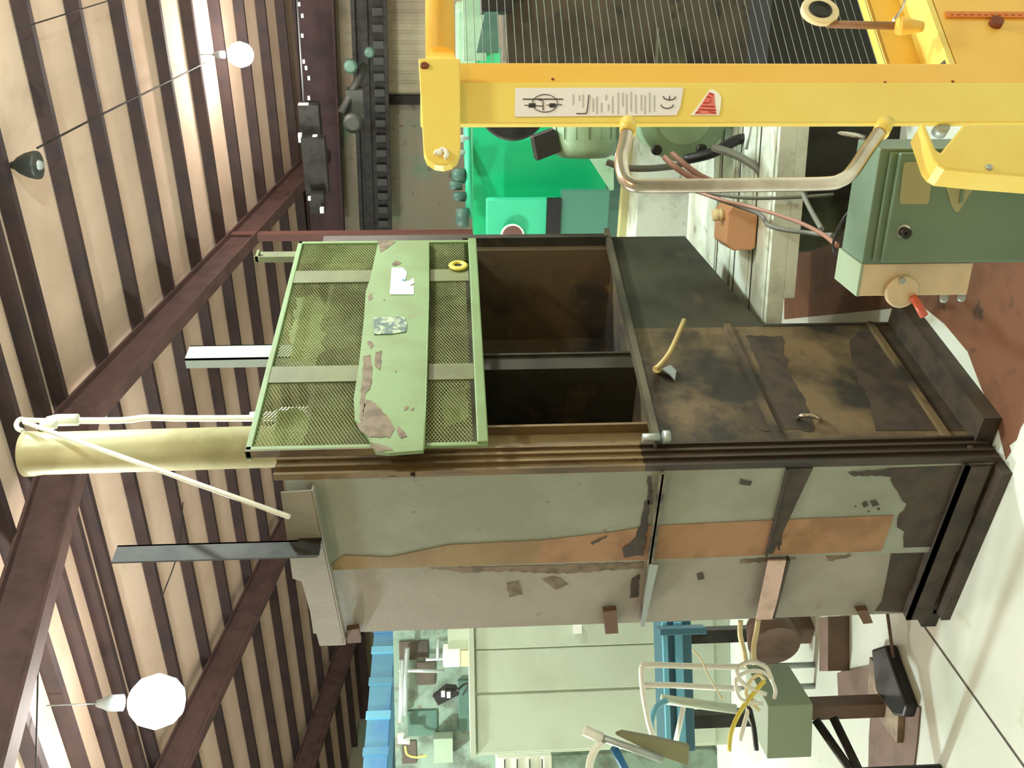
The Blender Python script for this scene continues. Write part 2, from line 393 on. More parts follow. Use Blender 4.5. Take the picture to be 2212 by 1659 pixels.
# ================================================================== THE TALL GREEN CABINET MACHINE
cab = thing('industrial_cabinet', 'tall grimy olive green machine cabinet with mesh guard, open hatch and flue pipe', 'machine', (0.7,0.33,0))
W, D, HT = 1.44, .67, 2.05
_jr = random.Random(11)
def jag(pts, amp=3.0, step=11., closed=True):
    out = []
    for k, (a, b) in enumerate(pts):
        if k == len(pts)-1 and not closed: out.append((a, b)); break
        c, d = pts[(k+1) % len(pts)]; n = max(1, int(math.hypot(c-a, d-b)/step))
        for q in range(n):
            f = q/n; am = min(amp, .3*math.hypot(c-a, d-b)) if q else amp*.3
            out.append((a+(c-a)*f+_jr.uniform(-am, am), b+(d-b)*f+_jr.uniform(-am, am)))
    return out
def P0(*pts, y=0.): return [on(a,b,1,y) for a, b in pts]
def PX(*pts, x=0.): return [on(a,b,0,x) for a, b in pts]
# left side, two panels (front one proud of the rear one), grime patches and an orange-brown band beside the seam
mb = MB(); mb.box(0,.02,.0,.365,.02,HT+.02)
e = -.0015
mb.ngon([V((e,.36,1.97)),V((e,.335,1.97)),V((e,.30,1.93)),V((e,.315,1.80)),V((e,.27,1.62)),V((e,.262,1.34)),V((e,.36,1.36)),V((e,.362,1.6))], 3)
mb.ngon([V((e,.262,1.34)),V((e,.238,1.14)),V((e,.215,1.02)),V((e,.205,.62)),V((e,.20,.28)),V((e,.352,.28)),V((e,.36,1.2)),V((e,.36,1.36))], 1)
mb.ngon(PX(*jag(((1915,1012),(1925,1040),(1958,1090),(1943,1110),(1938,1140),(1955,1150),(1952,1183)), closed=False),(2060,1180),(2165,1002),x=e*1.4), 2)
for pts in (((1403,1080),(1398,1140),(1390,1200),(1350,1205),(1345,1185),(1370,1165),(1385,1130),(1392,1085)),((1408,1030),(1410,1090),(1400,1090),(1399,1030)),
            ((1862,1088),(1872,1082),(1876,1092),(1866,1097)),((1880,1084),(1892,1080),(1900,1090),(1886,1095)),((1893,1096),(1903,1098),(1898,1103)),((1845,1092),(1851,1092),(1849,1097)),((1872,1102),(1880,1104),(1876,1108)),((1600,1035),(1625,1040),(1620,1050),(1598,1045)),((1700,1012),(1708,1060),(1695,1130),(1685,1190),(1680,1188),(1690,1100),(1694,1030)),
            ((1275,1172),(1310,1156),(1312,1160),(1280,1178)),((1830,1020),(1990,1010),(1980,1030),(1840,1028))):
    mb.ngon(PX(*jag(pts,2.,7.), x=e*2), 2)
mb.build('side_panel', [m_olive, m_obrown, m_stain_shade, m_pbrown], cab)
mb = MB(); mb.box(.018,.03,.365,.67,.02,HT+.01); xx = .0165
for pts in (((900,1222),(1030,1225),(1390,1215),(1390,1228),(1200,1240),(1100,1234),(1000,1238)),((1780,1195),(1850,1192),(1830,1205),(1790,1212)),
            ((1975,1190),(1925,1195),(1915,1250),(1905,1300),(1890,1320),(2005,1325),(2030,1185)),
            ((1505,1240),(1518,1236),(1522,1250),(1508,1254)),((1600,1210),(1720,1200),(1720,1208),(1600,1218)),((1095,1260),(1120,1256),(1130,1285),(1100,1290)),
            ((1170,1250),(1200,1246),(1230,1262),(1200,1275)),((1365,1250),(1382,1240),(1378,1290),(1360,1292))):
    mb.ngon(PX(*(jag(pts,2.,8.) if pts[0][0]!=1975 else pts), x=xx), 2 if pts[0][0] in (1975,1505,1365) else 1)
mb.build('rear_side_panel', [m_olive2, m_peel, m_stain_shade], cab)
mb = MB(); mb.box(.02,W,.655,.67,.1,HT); mb.build('back_panel', m_front, cab)
mb = MB(); mb.box(W-.012,W,.0,.655,.64,HT); mb.box(.755,.77,.0,.655,.02,.56); mb.build('right_side_panel', m_frontd, cab)
mb = MB(); mb.box(.02,W-.012,.02,.655,HT-.02,HT); mb.build('roof_plate', m_olive2, cab)
# top flange on the left side
mb = MB()
mb.prism([V((-.032,.015,1.995)),V((-.032,.36,1.975)),V((-.032,.67,1.958)),V((-.032,.67,2.035)),V((-.032,.375,2.06)),V((-.032,.36,2.085)),V((-.032,.02,2.08))], (.006,0,0))
mb.obox((-.032,.015,1.99),(0,.655,-.037),(.032,0,0),(0,0,.006)); mb.build('top_flange', m_olive2, cab)
# ribs: folded angles along the left side
mb = MB(); mb.box(-.022,.001,.0,.36,1.008,1.014); mb.box(-.022,.018,.36,.64,1.004,1.01); mb.box(-.022,-.017,.0,.36,1.0,1.02)
mb.prism([V((-.024,.355,1.012)),V((-.024,.64,1.012)),V((-.024,.64,.998)),V((-.024,.5,.992)),V((-.024,.36,.985))],(.004,0,0),1); mb.build('rib', [m_rib, m_galv], cab)
mb = MB(); mb.prism([V((-.006,0,.648)),V((-.006,.345,.642)),V((-.006,.345,.626)),V((-.006,0,.572))],(.006,0,0)); mb.box(-.014,0,0,.35,.645,.65)
mb.obox((-.02,.362,.585),(0,.27,-.008),(.006,0,0),(0,0,.056),1); mb.box(-.02,.02,.362,.63,.572,.58); mb.build('rib', [m_stain_shade, m_pink], cab)
mb = MB(); mb.box(-.02,.02,0,.66,.11,.125); mb.box(-.02,-.012,0,.66,.05,.125); mb.box(-.05,0,.0,.63,.0,.03); mb.box(.0,.03,.6,.72,0,.05); mb.build('base_channel', m_stain_shade, cab)
# small side brackets on the rear edge
for pts, nm in ((((1303,1322),(1332,1318),(1336,1368),(1308,1370)),'a'), (((1850,1320),(1875,1318),(1886,1346),(1865,1348)),'b'), (((748,1362),(775,1358),(780,1388),(750,1390)),'c')):
    mb = MB(); mb.prism(PX(*pts, x=-.01), (.02,0,0)); mb.build('bracket', m_brack, cab)
# front corner channel with rolled grooves
def channel(z0, z1, m):
    mb = MB(); mb.box(-.003,.1,-.012,-.001,z0,z1)
    for x0 in (-.003,.03,.062,.091): mb.box(x0,x0+.009,-.022,-.012,z0,z1)
    return mb.build('corner_channel', m, cab)
channel(.02, 1.06, m_chand); ch = channel(1.06, 2.1, m_chan)
mb = MB(); mb.lathe(on(892,1027,1,-.012), (0,-1,0), [(0,.008),(.006,.007)], 10); mb.lathe(on(2095,968,1,-.012), (0,-1,0), [(0,.01),(.006,.008)], 10); mb.build('bolt', m_stain_shade, ch)
# right edge channel
mb = MB(); mb.box(1.37,W,-.02,.0,.97,2.1); mb.box(1.37,1.385,-.04,-.02,.97,1.55); mb.build('right_channel', m_frontd, cab)
# opening: back, sides, centre post, sill
mb = MB(); mb.box(.1,1.37,.42,.44,.95,1.56); mb.box(.1,.115,.0,.42,.95,1.56); mb.box(1.34,1.37,.0,.42,.95,1.56); mb.box(.1,1.37,.0,.42,.94,.955); mb.box(.1,1.37,.02,.42,1.545,1.56)
mb.build('hatch_recess', m_inner, cab)
mb = MB(); mb.box(.66,.74,.1,.42,.955,1.545); mb.box(.735,.745,.09,.1,.955,1.545); mb.build('centre_post', m_frontd, cab)
mb = MB(); mb.box(.1,.22,.03,.06,.96,1.54); mb.box(.215,.225,.0,.03,.96,1.54); mb.build('hatch_side_rail', m_chan, cab)
mb = MB()
a, b = V((.08,-.004,1.012)), V((W+.01,-.004,.968))
mb.obox(a, b-a, (0,-.03,0), (0,0,.008)); mb.obox(a+V((0,-.03,-.012)), b-a, (0,-.005,0), (0,0,.02)); mb.build('sill', m_front, cab)
mb = MB(); c = on(1410,945,1,-.05); mb.lathe(c-UP*.02, UP, [(0,.012),(.05,.012)], 10); mb.lathe(c-UP*.05, UP, [(0,.02),(.02,.02)], 8); mb.build('latch_pin', m_grey, cab)
# lower front: main panel and the overhanging hopper plate with its sloping lower edge
mb = MB(); mb.box(.1,.745,-.004,.012,.02,.99)
for z in (.12,.63): mb.box(.1,.745,-.02,-.004,z,z+.02)
mb.build('lower_panel', m_lower, cab)
mb = MB(); mb.prism(P0(*jag(((1893,930),(1880,870),(1845,800),(1835,735),(1860,705)),4.,12.,closed=False),(2080,700),(2150,930),y=-.0055),(0,.001,0)); mb.prism(P0(*jag(((1600,885),(1655,860),(1640,790),(1610,725),(1690,725),(1700,800),(1740,860),(1760,930),(1640,930)),4.,12.),y=-.0052),(0,.001,0)); mb.build('shade_patch', m_stain_shade, cab)  # dark areas between and below the light patches, shade painted on the panel
mb = MB(); mb.prism([V((.745,-.004,.51)),V((W,-.004,.642)),V((W,-.004,.965)),V((.745,-.004,.975))], (0,.016,0))
mb.obox((.745,.0,.51),(W-.745,0,.132),(0,.655,0),(0,0,.01)); mb.build('hopper_plate', [m_frontd, m_front], cab)
mb = MB(); mb.box(.08,.76,-.1,0,0,.055); mb.box(.0,.77,0,.655,0,.03); mb.build('shadow_plinth', m_stain_shade, cab)  # the dark front ledge stands for the contact shadow on the floor
# lever on the lower panel
mb = MB(); mb.tube([on(1478,692,1,-.09),on(1455,745,1,-.09),on(1440,772,1,-.08),on(1418,797,1,-.05)], .0085, 10, smooth=4); mb.tube([on(1418,797,1,-.05),on(1425,800,1,0)],.013,10); lv = mb.build('lever', mat('worn_lever',(176,158,104),.4), cab)
mb = MB(); mb.prism(P0((1428,797),(1448,788),(1461,800),(1458,820),(1446,808),y=-.02),(0,.006,0)); mb.build('lever_plate', m_galv, lv)
mb = MB(); mb.tube([on(1722,905,1,-.005),on(1730,899,1,-.03),on(1748,897,1,-.035),on(1768,903,1,-.03),on(1772,906,1,-.005)], .007, 8, smooth=4); mb.build('pull_handle', m_chrome, cab)
# front sheet behind the mesh
mb = MB(); mb.box(.1,1.37,-.002,.012,1.53,2.03)
for pts in (((668,540),(745,535),(790,548),(800,575),(745,600),(690,592)),((640,645),(690,640),(712,665),(690,700),(708,722),(690,740),(705,760),(660,790),(630,780),(625,720)),((600,885),(640,880),(668,905),(655,960),(585,972)),((640,800),(700,790),(715,800),(660,815)),((930,600),(985,598),(985,640),(940,645)),((960,850),(1010,830),(1015,900),(960,930))):
    mb.ngon(P0(*jag(pts,6.,14.), y=-.0035), 1)
mb.build('front_sheet', [m_behind, m_backpaint], cab)

# mesh guard standing proud of the front
GY = -.085; GX0, GX1, GZ0, GZ1 = .02, 1.262, 1.505, 2.172
g = MB()
for z in (GZ1-.018,): g.box(GX0,GX1,GY-.004,GY+.03,z,z+.018)
g.box(GX0+.004,GX0+.022,GY-.004,GY+.006,GZ0,GZ1); g.box(GX1-.018,GX1,GY-.004,GY+.08,GZ0,GZ1)
e_ = MB(); e_.box(GX0,GX0+.004,GY-.004,GY+.02,GZ0+.3,GZ1)
guard = g.build('mesh_guard', m_guard, cab, .003); e_.build('guard_edge', m_chan, guard)
for k_ in (0, 1):
    q_ = MB(); x0 = (.345,.95)[k_]; q_.box(x0,x0+.085,GY-.002,GY+.003,GZ0+.03,GZ1-.01); q_.build('guard_strap', m_strap, guard)
b = MB(); b.obox((GX0+.01,GY-.012,GZ0-.002),(GX1-GX0-.01,0,-.004),(0,.012,0),(0,0,.032)); b.build('guard_bar', m_guard, guard, .004)
b = MB()
def strands(x0, x1, z0, z1, ang, sp, y, hw):
    dx, dz = math.cos(math.radians(ang)), math.sin(math.radians(ang)); nx, nz = -dz, dx
    cs = [x*nx+z*nz for x in (x0,x1) for z in (z0,z1)]; c = min(cs)+sp*.5
    while c < max(cs):
        ts = []
        for X in (x0, x1): ts.append((X-c*nx)/dx)
        tz = sorted(((z0-c*nz)/dz, (z1-c*nz)/dz)); t0 = max(min(ts), tz[0]); t1 = min(max(ts), tz[1])
        if t1-t0 > .004:
            p, q = V((c*nx+t0*dx, y, c*nz+t0*dz)), V((c*nx+t1*dx, y, c*nz+t1*dz)); h = V((nx, 0, nz))*hw
            b.add([p-h+V((0,.0022,0)), p+h-V((0,.0022,0)), p+h+V((0,.001,0)), q-h+V((0,.0022,0)), q+h-V((0,.0022,0)), q+h+V((0,.001,0))],
                  [(0,3,4,1),(1,4,5,2),(2,5,3,0)])
        c += sp
strands(GX0+.02,GX1-.016,GZ0+.04,GZ1-.015, 27, .0092, GY+.004, .0017)
strands(GX0+.02,GX1-.016,GZ0+.04,GZ1-.015, -27, .0092, GY+.006, .0009)
b.build('expanded_mesh', m_mesh, guard)
# bevelled sign panel with flaking paint
sp = MB(); y0 = GY-.016
pan = P0((925,519),(926,640),(920,860),(915,972),(840,978),(812,975),(796,948),(766,905),(764,860),(775,790),(786,690),(790,630),(800,600),(812,545),(818,520), y=y0)
sp.prism(pan, (0,.012,0))
for pts in (((795,640),(803,632),(806,644),(796,650)),((808,745),(795,735),(793,742),(801,755)),((786,768),(800,765),(804,800),(800,840),(790,850),(783,910),(776,905),(780,850)),((812,760),(824,756),(822,800),(810,790)),
            ((790,862),(812,872),(842,905),(852,925),(842,945),(800,945),(778,930),(769,915),(780,912),(786,880)),((815,522),(840,520),(855,522),(838,535),(822,545)),((872,880),(880,876),(884,880),(874,888)),((886,884),(894,880),(892,888)),
            ((860,920),(872,930),(880,942),(866,948),(856,930)),((802,955),(830,962),(850,974),(815,976),(800,965)),((846,570),(855,562),(868,568),(852,574)),((828,645),(832,647),(829,651)),((853,800),(857,800),(855,806))):
    sp.ngon(P0(*jag(pts,2.2,6.), y=y0-.0012), 1)
pnl = sp.build('guard_panel', [m_guard, m_peel], guard)
s = MB(); s.ngon(P0((846,578),(870,578),(879,588),(876,603),(871,608),(885,606),(893,600),(895,612),(884,616),(894,618),(894,636),(842,636), y=y0-.002)); s.ngon(P0((867,603),(875,602),(876,606),(868,607),y=y0-.0026),1)
s.build('torn_label', [m_paper, m_blue], pnl)
s = MB(); s.prism(P0((807,686),(873,684),(879,700),(877,716),(845,721),(808,722), y=y0-.003), (0,.002,0)); s.build('maker_plate', m_plate, pnl)
s = MB(); s.tube(P0((926,524),(926,640),(920,860),(916,970), y=y0-.001), .003, 6); s.build('panel_edge', m_guard, pnl)
r = MB(); c = on(990,576,1,GY-.004)
rp = [(0,.016),(-.004,.03),(.003,.036),(.008,.034),(.008,.016)]
r.lathe(c, (0,-1,0), [(0,.034),(.006,.036),(.01,.03),(.01,.017),(.002,.016)], 24); r.build('grommet', m_ivory if False else mat('grommet_yellow',(196,180,70),.5), guard)
r = MB(); r.lathe(c+V((0,-.0025,0)), (0,-1,0), [(0,.016),(.001,.016)], 20); r.build('grommet_hole', m_black, guard)

# pipes and bars rising from the top
mb = MB(); b0 = V((.395,.2,2.0)); mb.lathe(b0, V((-.012,0,1)), [(0,.068),(.9,.068),(.93,.072),(.955,.072),(.957,.06)], 28); mb.build('flue_pipe', m_pipe, cab)
mb = MB(); mb.tube([V((.545,.2,2.02)),V((.545,.2,2.27)),V((.552,.2,2.5)),V((.56,.2,2.62)),V((.548,.2,2.70)),V((.552,.2,2.86))], .011, 10, smooth=4); mb.tube([V((.552,.2,2.86)),V((.553,.195,3.0)),V((.553,.19,3.025)),V((.53,.19,3.03)),V((.49,.18,3.01)),V((.47,.175,2.985))], .008, 8, smooth=3)
cnd = mb.build('conduit', m_white, cab)
for args in ((V((.55,.195,2.84)),[(0,.02),(.07,.02),(.1,.013)]),(V((.52,.19,2.90)),[(0,.015),(.03,.018),(.05,.01)]),(V((.556,.2,2.08)),[(0,.03),(.1,.03),(.12,.015),(.2,.015)])):
    mb = MB(); mb.lathe(args[0],UP,args[1],12); mb.build('conduit_fitting', m_white, cnd)
mb = MB(); mb.tube([on(52,912,1,.11), on(300,1000,1,.09), on(624,1116,1,.04)], .0075, 8); mb.build('brace_rod', m_white, cab)
mb = MB(); z0, z1 = 2.0, 2.558; xa = -.07
mb.box(xa-.03,xa+.035,.2,.206,1.99,z1); mb.box(xa+.029,xa+.035,.2,.235,1.99,z1); mb.box(.0,-.1,.195,.2,1.985,2.05); mb.build('upright_bar', m_dark, cab)
mb = MB(); mb.box(.905,.995,.2,.206,2.03,2.57); mb.box(.905,.911,.2,.24,2.03,2.57); mb.box(.989,.995,.2,.24,2.03,2.57); mb.build('upright_channel', mat('zinc_paint',(150,164,158),.55), cab)
mb = MB(); mb.box(1.27,1.35,.0,.005,2.03,2.34); mb.box(1.27,1.275,-.02,.0,2.03,2.35); mb.box(1.27,1.33,-.02,.005,2.335,2.345); mb.build('upright_tab', m_strap, cab)

# ================================================================== YELLOW STACKER (foreground right)
SX = yawv(-26); SN = V((-SX.y, SX.x, 0))          # along its frame / away from the camera
if SN.dot(FW) < 0: SN = -SN
SP = at(1500, 222, 1.8)
def S(x, y, off=0.): return onpl(x, y, SP+SN*off, SN)
def SS(*pts, off=0.): return [S(a,b,off) for a, b in pts]
st = thing('pallet_stacker', 'yellow lifting stacker mast with wire screen, chrome handle and white label', 'stacker', V((SP.x, SP.y, 0)))
L, R1, R2 = S(1500,265), S(1500,178), S(1500,125); ztop = S(908,200).z
def fl(p): return V((p.x, p.y, 0))
mb = MB(); mb.obox(fl(L)+UP*.03, fl(R1)-fl(L), SN*.012, UP*(ztop-.03))
mb.build('mast_plate', m_yel, st, .002)
mb = MB(); mb.obox(fl(R1)+UP*.03-SX*.004+SN*.012, fl(R2)-fl(R1)+SX*.004, SN*.06, UP*(ztop-.03)); mb.build('mast_post', m_yel_shade, st, .004)
mb = MB(); c = S(1905,0); mb.obox(fl(L)-SX*.02-SN*.02, SX*.95, SN*.1, UP*.06); mb.build('base_frame', m_yel, st)
mb = MB(); mb.obox(fl(R2)+SX*.72, SX*.06, SN*.07, UP*ztop); mb.build('mast_post', m_yel, st)
arm = MB(); ap = SS((904,126),(994,126),(995,300),(994,325),(988,342),(976,352),(958,357),(938,354),(922,343),(915,326), off=-.02)
arm.prism(ap, SN*.018); ah = arm.build('top_arm', m_yel, st, .002)
mb = MB(); mb.lathe(S(917,142,-.02), -SN, [(0,.009),(.003,.007)], 14); mb.build('arm_bolt', m_yeld, ah)
mb = MB(); c = S(949,332,-.021)   # white painted 3, lying on its side
u, v = (S(949,322,-.021)-c), (S(959,332,-.021)-c)
def g(p): return c+u*p[0]+v*p[1]
mb.tube([g(p) for p in ((-.3,-.9),(.4,-.6),(.35,-.1),(-.1,0),(.7,.3),(.9,.9),(.3,1.5),(-.6,1.5),(-.9,1.0))], .0042, 8, smooth=4); mb.build('painted_number', m_paper, ah)
mb = MB(); c = S(951,125,.03); mb.tube([c, c+SX*.75], .029, 18); mb.build('top_crossbar', m_yel_shade, st)
# wire screen
mb = MB(); z = S(1908,125,.045).z; base = fl(R2)+SN*.045
while z < ztop-.085:
    mb.tube([base+UP*z, base+SX*.72+UP*z], .0008, 5, cap=False); z += .0162
mb.build('wire_screen', mat('screen_wire',(104,110,100),.5,.3), st)
# lower carriage right of the mast
SB = .10
z0_, z1_ = S(1913,125,SB).z, S(1985,125,SB).z; lo_, hi_ = -.15, SB
for _ in range(40):
    m_ = (lo_+hi_)/2
    if S(2046,125,m_).z > z1_: lo_ = m_
    else: hi_ = m_
SF = hi_
br_ = fl(R2)+SN*(SB-.0); bf_ = fl(R2)+SN*SF
mb = MB(); mb.obox(br_+UP*z1_, SX*.72, SN*.02, UP*(z0_-z1_)); mb.obox(br_+UP*(z0_-.006), SX*.72, SN*.03, UP*.008); mb.build('carriage_rail', m_yel_shade, st)
mb = MB(); mb.obox(bf_+UP*(z1_-.012), SX*.72, SN*(SB-SF), UP*.012); sh = mb.build('carriage_shelf', m_yel, st)
mb = MB(); q = bf_+UP*(z1_+.0008)+SN*.008+SX*.012; mb.ngon([q, q+SX*.012, q+SX*.035+SN*.06, q+SX*.018+SN*.06], face=q+UP); mb.build('shelf_slot', m_stain_shade, sh)
mb = MB(); mb.obox(bf_+UP*.06+SN*.001, SX*.72, SN*.02, UP*(z1_-.075)); lp = mb.build('lower_panel', m_yel_shade, st)
mb = MB(); q = S(2150,52,SF); mb.lathe(q, -SN, [(-.005,.014),(.011,.013)], 16); mb.build('panel_bolt', m_yeld, lp)
mb = MB(); q0 = S(2046,36,SF-.004); mb.obox(fl(q0)+UP*.06, SX*.016, SN*.01, UP*(q0.z-.06))
for k in range(28): mb.lathe(fl(q0)+SX*.008+UP*(q0.z-.012-.0145*k), -SN, [(0,.004),(.003,.003)], 8)
mb.build('lift_chain', mat('orange_chain',(214,130,50),.4), st)
whl = MB(); c = S(1770,26,.03); whl.lathe(c, -SN, [(-.004,.036),(-.003,.039),(.006,.039),(.008,.036),(.006,.025)], 32); wo = whl.build('chain_wheel', m_ivory, st)
whl = MB(); whl.lathe(c, -SN, [(-.005,.024),(.0085,.024),(.010,.020),(.006,.016),(.008,.006)], 28); whl.build('wheel_hub', m_dark, wo)
mb = MB(); mb.tube([S(1785,52,.035), S(1940,56,.02)], .008, 10); mb.build('wheel_bracket', m_obrown, st)
mb = MB(); mb.lathe(S(1940,56,.005), S(1995,58,.005)-S(1940,56,.005), [(0,.017),(.004,.019),(.03,.014),(.05,.010)], 16); mb.build('bracket_sleeve', m_yel_shade, st)
mb = MB(); mb.tube([S(1930,44,-.01), S(1948,20,-.01), S(1958,-8,-.01)], .003, 8); mb.build('hook', m_chrome, st)
# chrome handle with yellow sockets
mb = MB(); mb.tube(SS((1357,272),(1350,310),(1342,345),(1347,380),(1362,396),(1390,401),(1500,401),(1650,399),(1780,397),(1815,390),(1840,372),(1872,325),(1908,274), off=-.012), .0128, 14, smooth=5)
hd = mb.build('handle', m_chrome, st)
for p, q in (((1357,262),(1356,288)),((1914,262),(1902,288))):
    mb = MB(); mb.tube([S(*p,-.012),S(*q,-.012)], .0155, 14); mb.build('handle_socket', m_yel, hd)
# motor cover, lower left of the mast
mb = MB(); mb.prism(SS((1988,266),(1998,266),(2022,322),(2032,330),(2082,268),(2330,266),(2330,388),(2212,379),(2120,372),(2042,364),(2026,355),(2014,340), off=-.03), SN*.05)
mc = mb.build('motor_cover', m_yel, st, .004)
mb = MB(); mb.lathe(S(2136,362,-.03), -SN, [(0,.007),(.004,.005)], 12); mb.build('cover_screw', m_grey, mc)
mb = MB(); mb.lathe(S(2027,288,.03), -SN, [(0,.014),(.02,.014),(.024,.009)], 16); mb.build('cable_gland', m_grey, mc)
# printed label and torn sticker
lab = MB(); lab.prism(SS((1113,190),(1476,189),(1470,230),(1461,249),(1112,252), off=-.0015), SN*.001); lo = lab.build('label', m_label, st)
mb = MB(); LO = -.0022
def ln(pts, r=.0007, o=LO, sm=0, mi=0): mb.tube([S(a,b,o) for a, b in pts], r, 6, smooth=sm, mi=mi)
ln([(1177+27*math.cos(t*math.pi/16), 223-19*math.sin(t*math.pi/16)) for t in range(33)])
ln(((1129,214),(1216,214)), .0010); ln(((1133,227),(1173,229))); ln(((1181,227),(1214,226)))
for a, b in ((1142,1157),(1187,1200)): mb.prism(SS((a,223),(b,223),(b,232),(a,232), off=LO), SN*.0006)
ln(((1163,215),(1173,218),(1173,238)), .0009)
ln(((1272,205),(1268,240),(1262,245),(1245,245)), .0009, sm=3)
mb.build('label_drawing', m_print, lo)
mb = MB()
for x0, y0, y1 in ((1237,203,226),(1250,206,218),(1258,204,232),(1280,212,240),(1288,208,245),(1298,222,242),(1308,204,216),(1313,225,238),(1322,208,244),(1334,200,246),(1344,200,230),(1352,203,246),(1362,198,240),(1372,204,244),(1384,204,238),(1392,206,246),(1402,200,242),(1412,206,240)):
    mb.prism(SS((x0,y0),(x0+2.2,y0),(x0+2.2,y1),(x0,y1), off=LO), SN*.0006)
mb.build('label_text', m_printg, lo)
mb = MB()
ln([(1441+13*math.cos(math.radians(a)), 226+8*math.sin(math.radians(a))) for a in range(0,181,15)], .0009)
ln([(1446+13*math.cos(math.radians(a)), 208+8*math.sin(math.radians(a))) for a in range(0,181,15)], .0009); ln(((1446,216),(1446,207)), .0009)
mb.build('ce_mark', m_print, lo)
s = MB(); s.prism(SS((1533,193),(1540,193),(1552,200),(1558,210),(1556,235),(1553,249),(1492,249),(1510,225), off=-.0015), SN*.001); so = s.build('warning_sticker', m_paper, st)
s = MB(); s.ngon(SS((1532,199),(1543,203),(1544,222),(1548,247),(1500,247),(1516,224), off=-.002)); s.build('sticker_print', m_red, so)
mb = MB()
for p in (((1532,201),(1542,204)),((1526,208),(1536,211)),((1519,222),(1532,222),(1537,215)),((1513,229),(1544,230)),((1509,236),(1546,238)),((1503,243),(1512,241)),((1531,241),(1546,244))): ln(p, .0009, -.0026)
mb.build('sticker_lines', m_redd, so)
mb = MB()
for x, y in ((1194,171),(1912,178),(2058,176)): mb.lathe(S(x,y,.011), -SN, [(0,.003),(.0015,.002)], 10)
mb.build('rust_marks', m_yeld, st)

# ================================================================== ELECTRIC CONTROL BOX (bottom right)
ax = yawv(101.7); nn = V((ax.y, -ax.x, 0)); nn = nn if nn.dot(FW) > 0 else -nn
P = at(1862, 571, 2.1); Rr = tu(P, ax, 322)
cb = thing('control_box', 'dark green steel electric box with door lock, faded stickers and red rotary lever', 'electrical box', fl(P))
mb = MB(); mb.obox(fl(P), fl(Rr)-fl(P), nn*.12, UP*P.z); mb.build('body', m_box, cb, .003)
F0 = P-nn*.02
def K(x, y, off=0.): return onpl(x, y, F0-nn*off, nn)
d0 = tu(P, ax, 562); d1 = tu(P, ax, 328)
mb = MB(); mb.obox(fl(d0)-nn*.022+UP*.1, fl(d1)-fl(d0), nn*.018, UP*(P.z-.135)); mb.obox(fl(d0)-nn*.01+UP*.1, fl(d1)-fl(d0), nn*.01, UP*(P.z-.12)); dr = mb.build('door', m_box, cb, .003)
mb = MB(); mb.lathe(K(1953,502,.0), -nn, [(0,.012),(.012,.012),(.012,.005),(.004,.004)], 20); mb.build('door_lock', m_black, dr)
mb = MB(); mb.lathe(K(1951,499,.0), -nn, [(0,.0145),(.003,.0145)], 20); mb.build('lock_rim', m_chrome, dr)
def rr(x0,x1,y0,y1,r):
    out = []
    for cx, cy, a in ((x1-r,y1-r,0),(x0+r,y1-r,90),(x0+r,y0+r,180),(x1-r,y0+r,270)):
        for k in range(4): t = math.radians(a+30*k); out.append((cx+r*math.cos(t), cy+r*math.sin(t)))
    return out
mb = MB(); mb.prism([K(a+(b-395)*-.12,b,.004) for a, b in rr(1948,2012,350,441,7)], nn*.002); mb.build('faded_label', m_sticker, dr)
mb = MB(); mb.prism([K(a,b,.004) for a, b in ((2040,392),(2046,384),(2105,383),(2111,392),(2098,415),(2072,456),(2064,458),(2056,445))], nn*.002)
mb.build('faded_triangle_label', m_sticker, dr)
mb = MB(); mb.prism([K(a,b,.0062) for a, b in ((2080,386),(2086,386),(2080,435),(2072,440))], nn*.001); mb.build('flash_print', m_box, dr)
Q = tu(P, ax, 640); zb = tv(P, UP, 2103).z
mb = MB(); mb.obox(V((P.x,P.y,zb)), fl(Q)-fl(P), nn*.13, UP*(P.z-zb-.004)); sb = mb.build('switch_box', m_boxl, cb, .002)
mb = MB(); mb.obox(V((P.x,P.y,P.z-.004))-nn*.001, fl(Q)-fl(P), nn*.13, UP*.006); mb.build('switch_lid', m_jbox, sb)
mb = MB(); c = onpl(1945,628,P-nn*.001,nn); mb.lathe(c, -nn, [(0,.037),(.010,.037),(.013,.033)], 32); rd = mb.build('rotary_disc', m_boxl, sb, .001)
mb = MB(); mb.lathe(onpl(1948,605,P-nn*.012,nn), -nn, [(0,.008),(.006,.007)], 14); mb.build('disc_screw', m_galv, rd)
mb = MB(); mb.tube([onpl(1972,640,P-nn*.02,nn), onpl(1996,682,P-nn*.03,nn)], .008, 12, r2=.0095); mb.build('red_lever', m_redl, rd)
for x, y in ((2040,638),(2078,636)):
    mb = MB(); c = onpl(x,y,P+nn*.04,nn); mb.lathe(c, ax if ax.dot(RT)<0 else -ax, [(0,.009),(.012,.009),(.016,.006)], 12); mb.build('cable_gland', m_galv, sb)
mb = MB(); mb.tube([at(1905,385,2.3),at(1870,420,2.25),at(1830,462,2.25),at(1808,500,2.28),at(1800,540,2.3),at(1830,560,2.35)], .0035, 8, smooth=4)
tag(mb.build('box_cable', m_black), 'thin black cable curving over the top of the electric control box', 'cable')

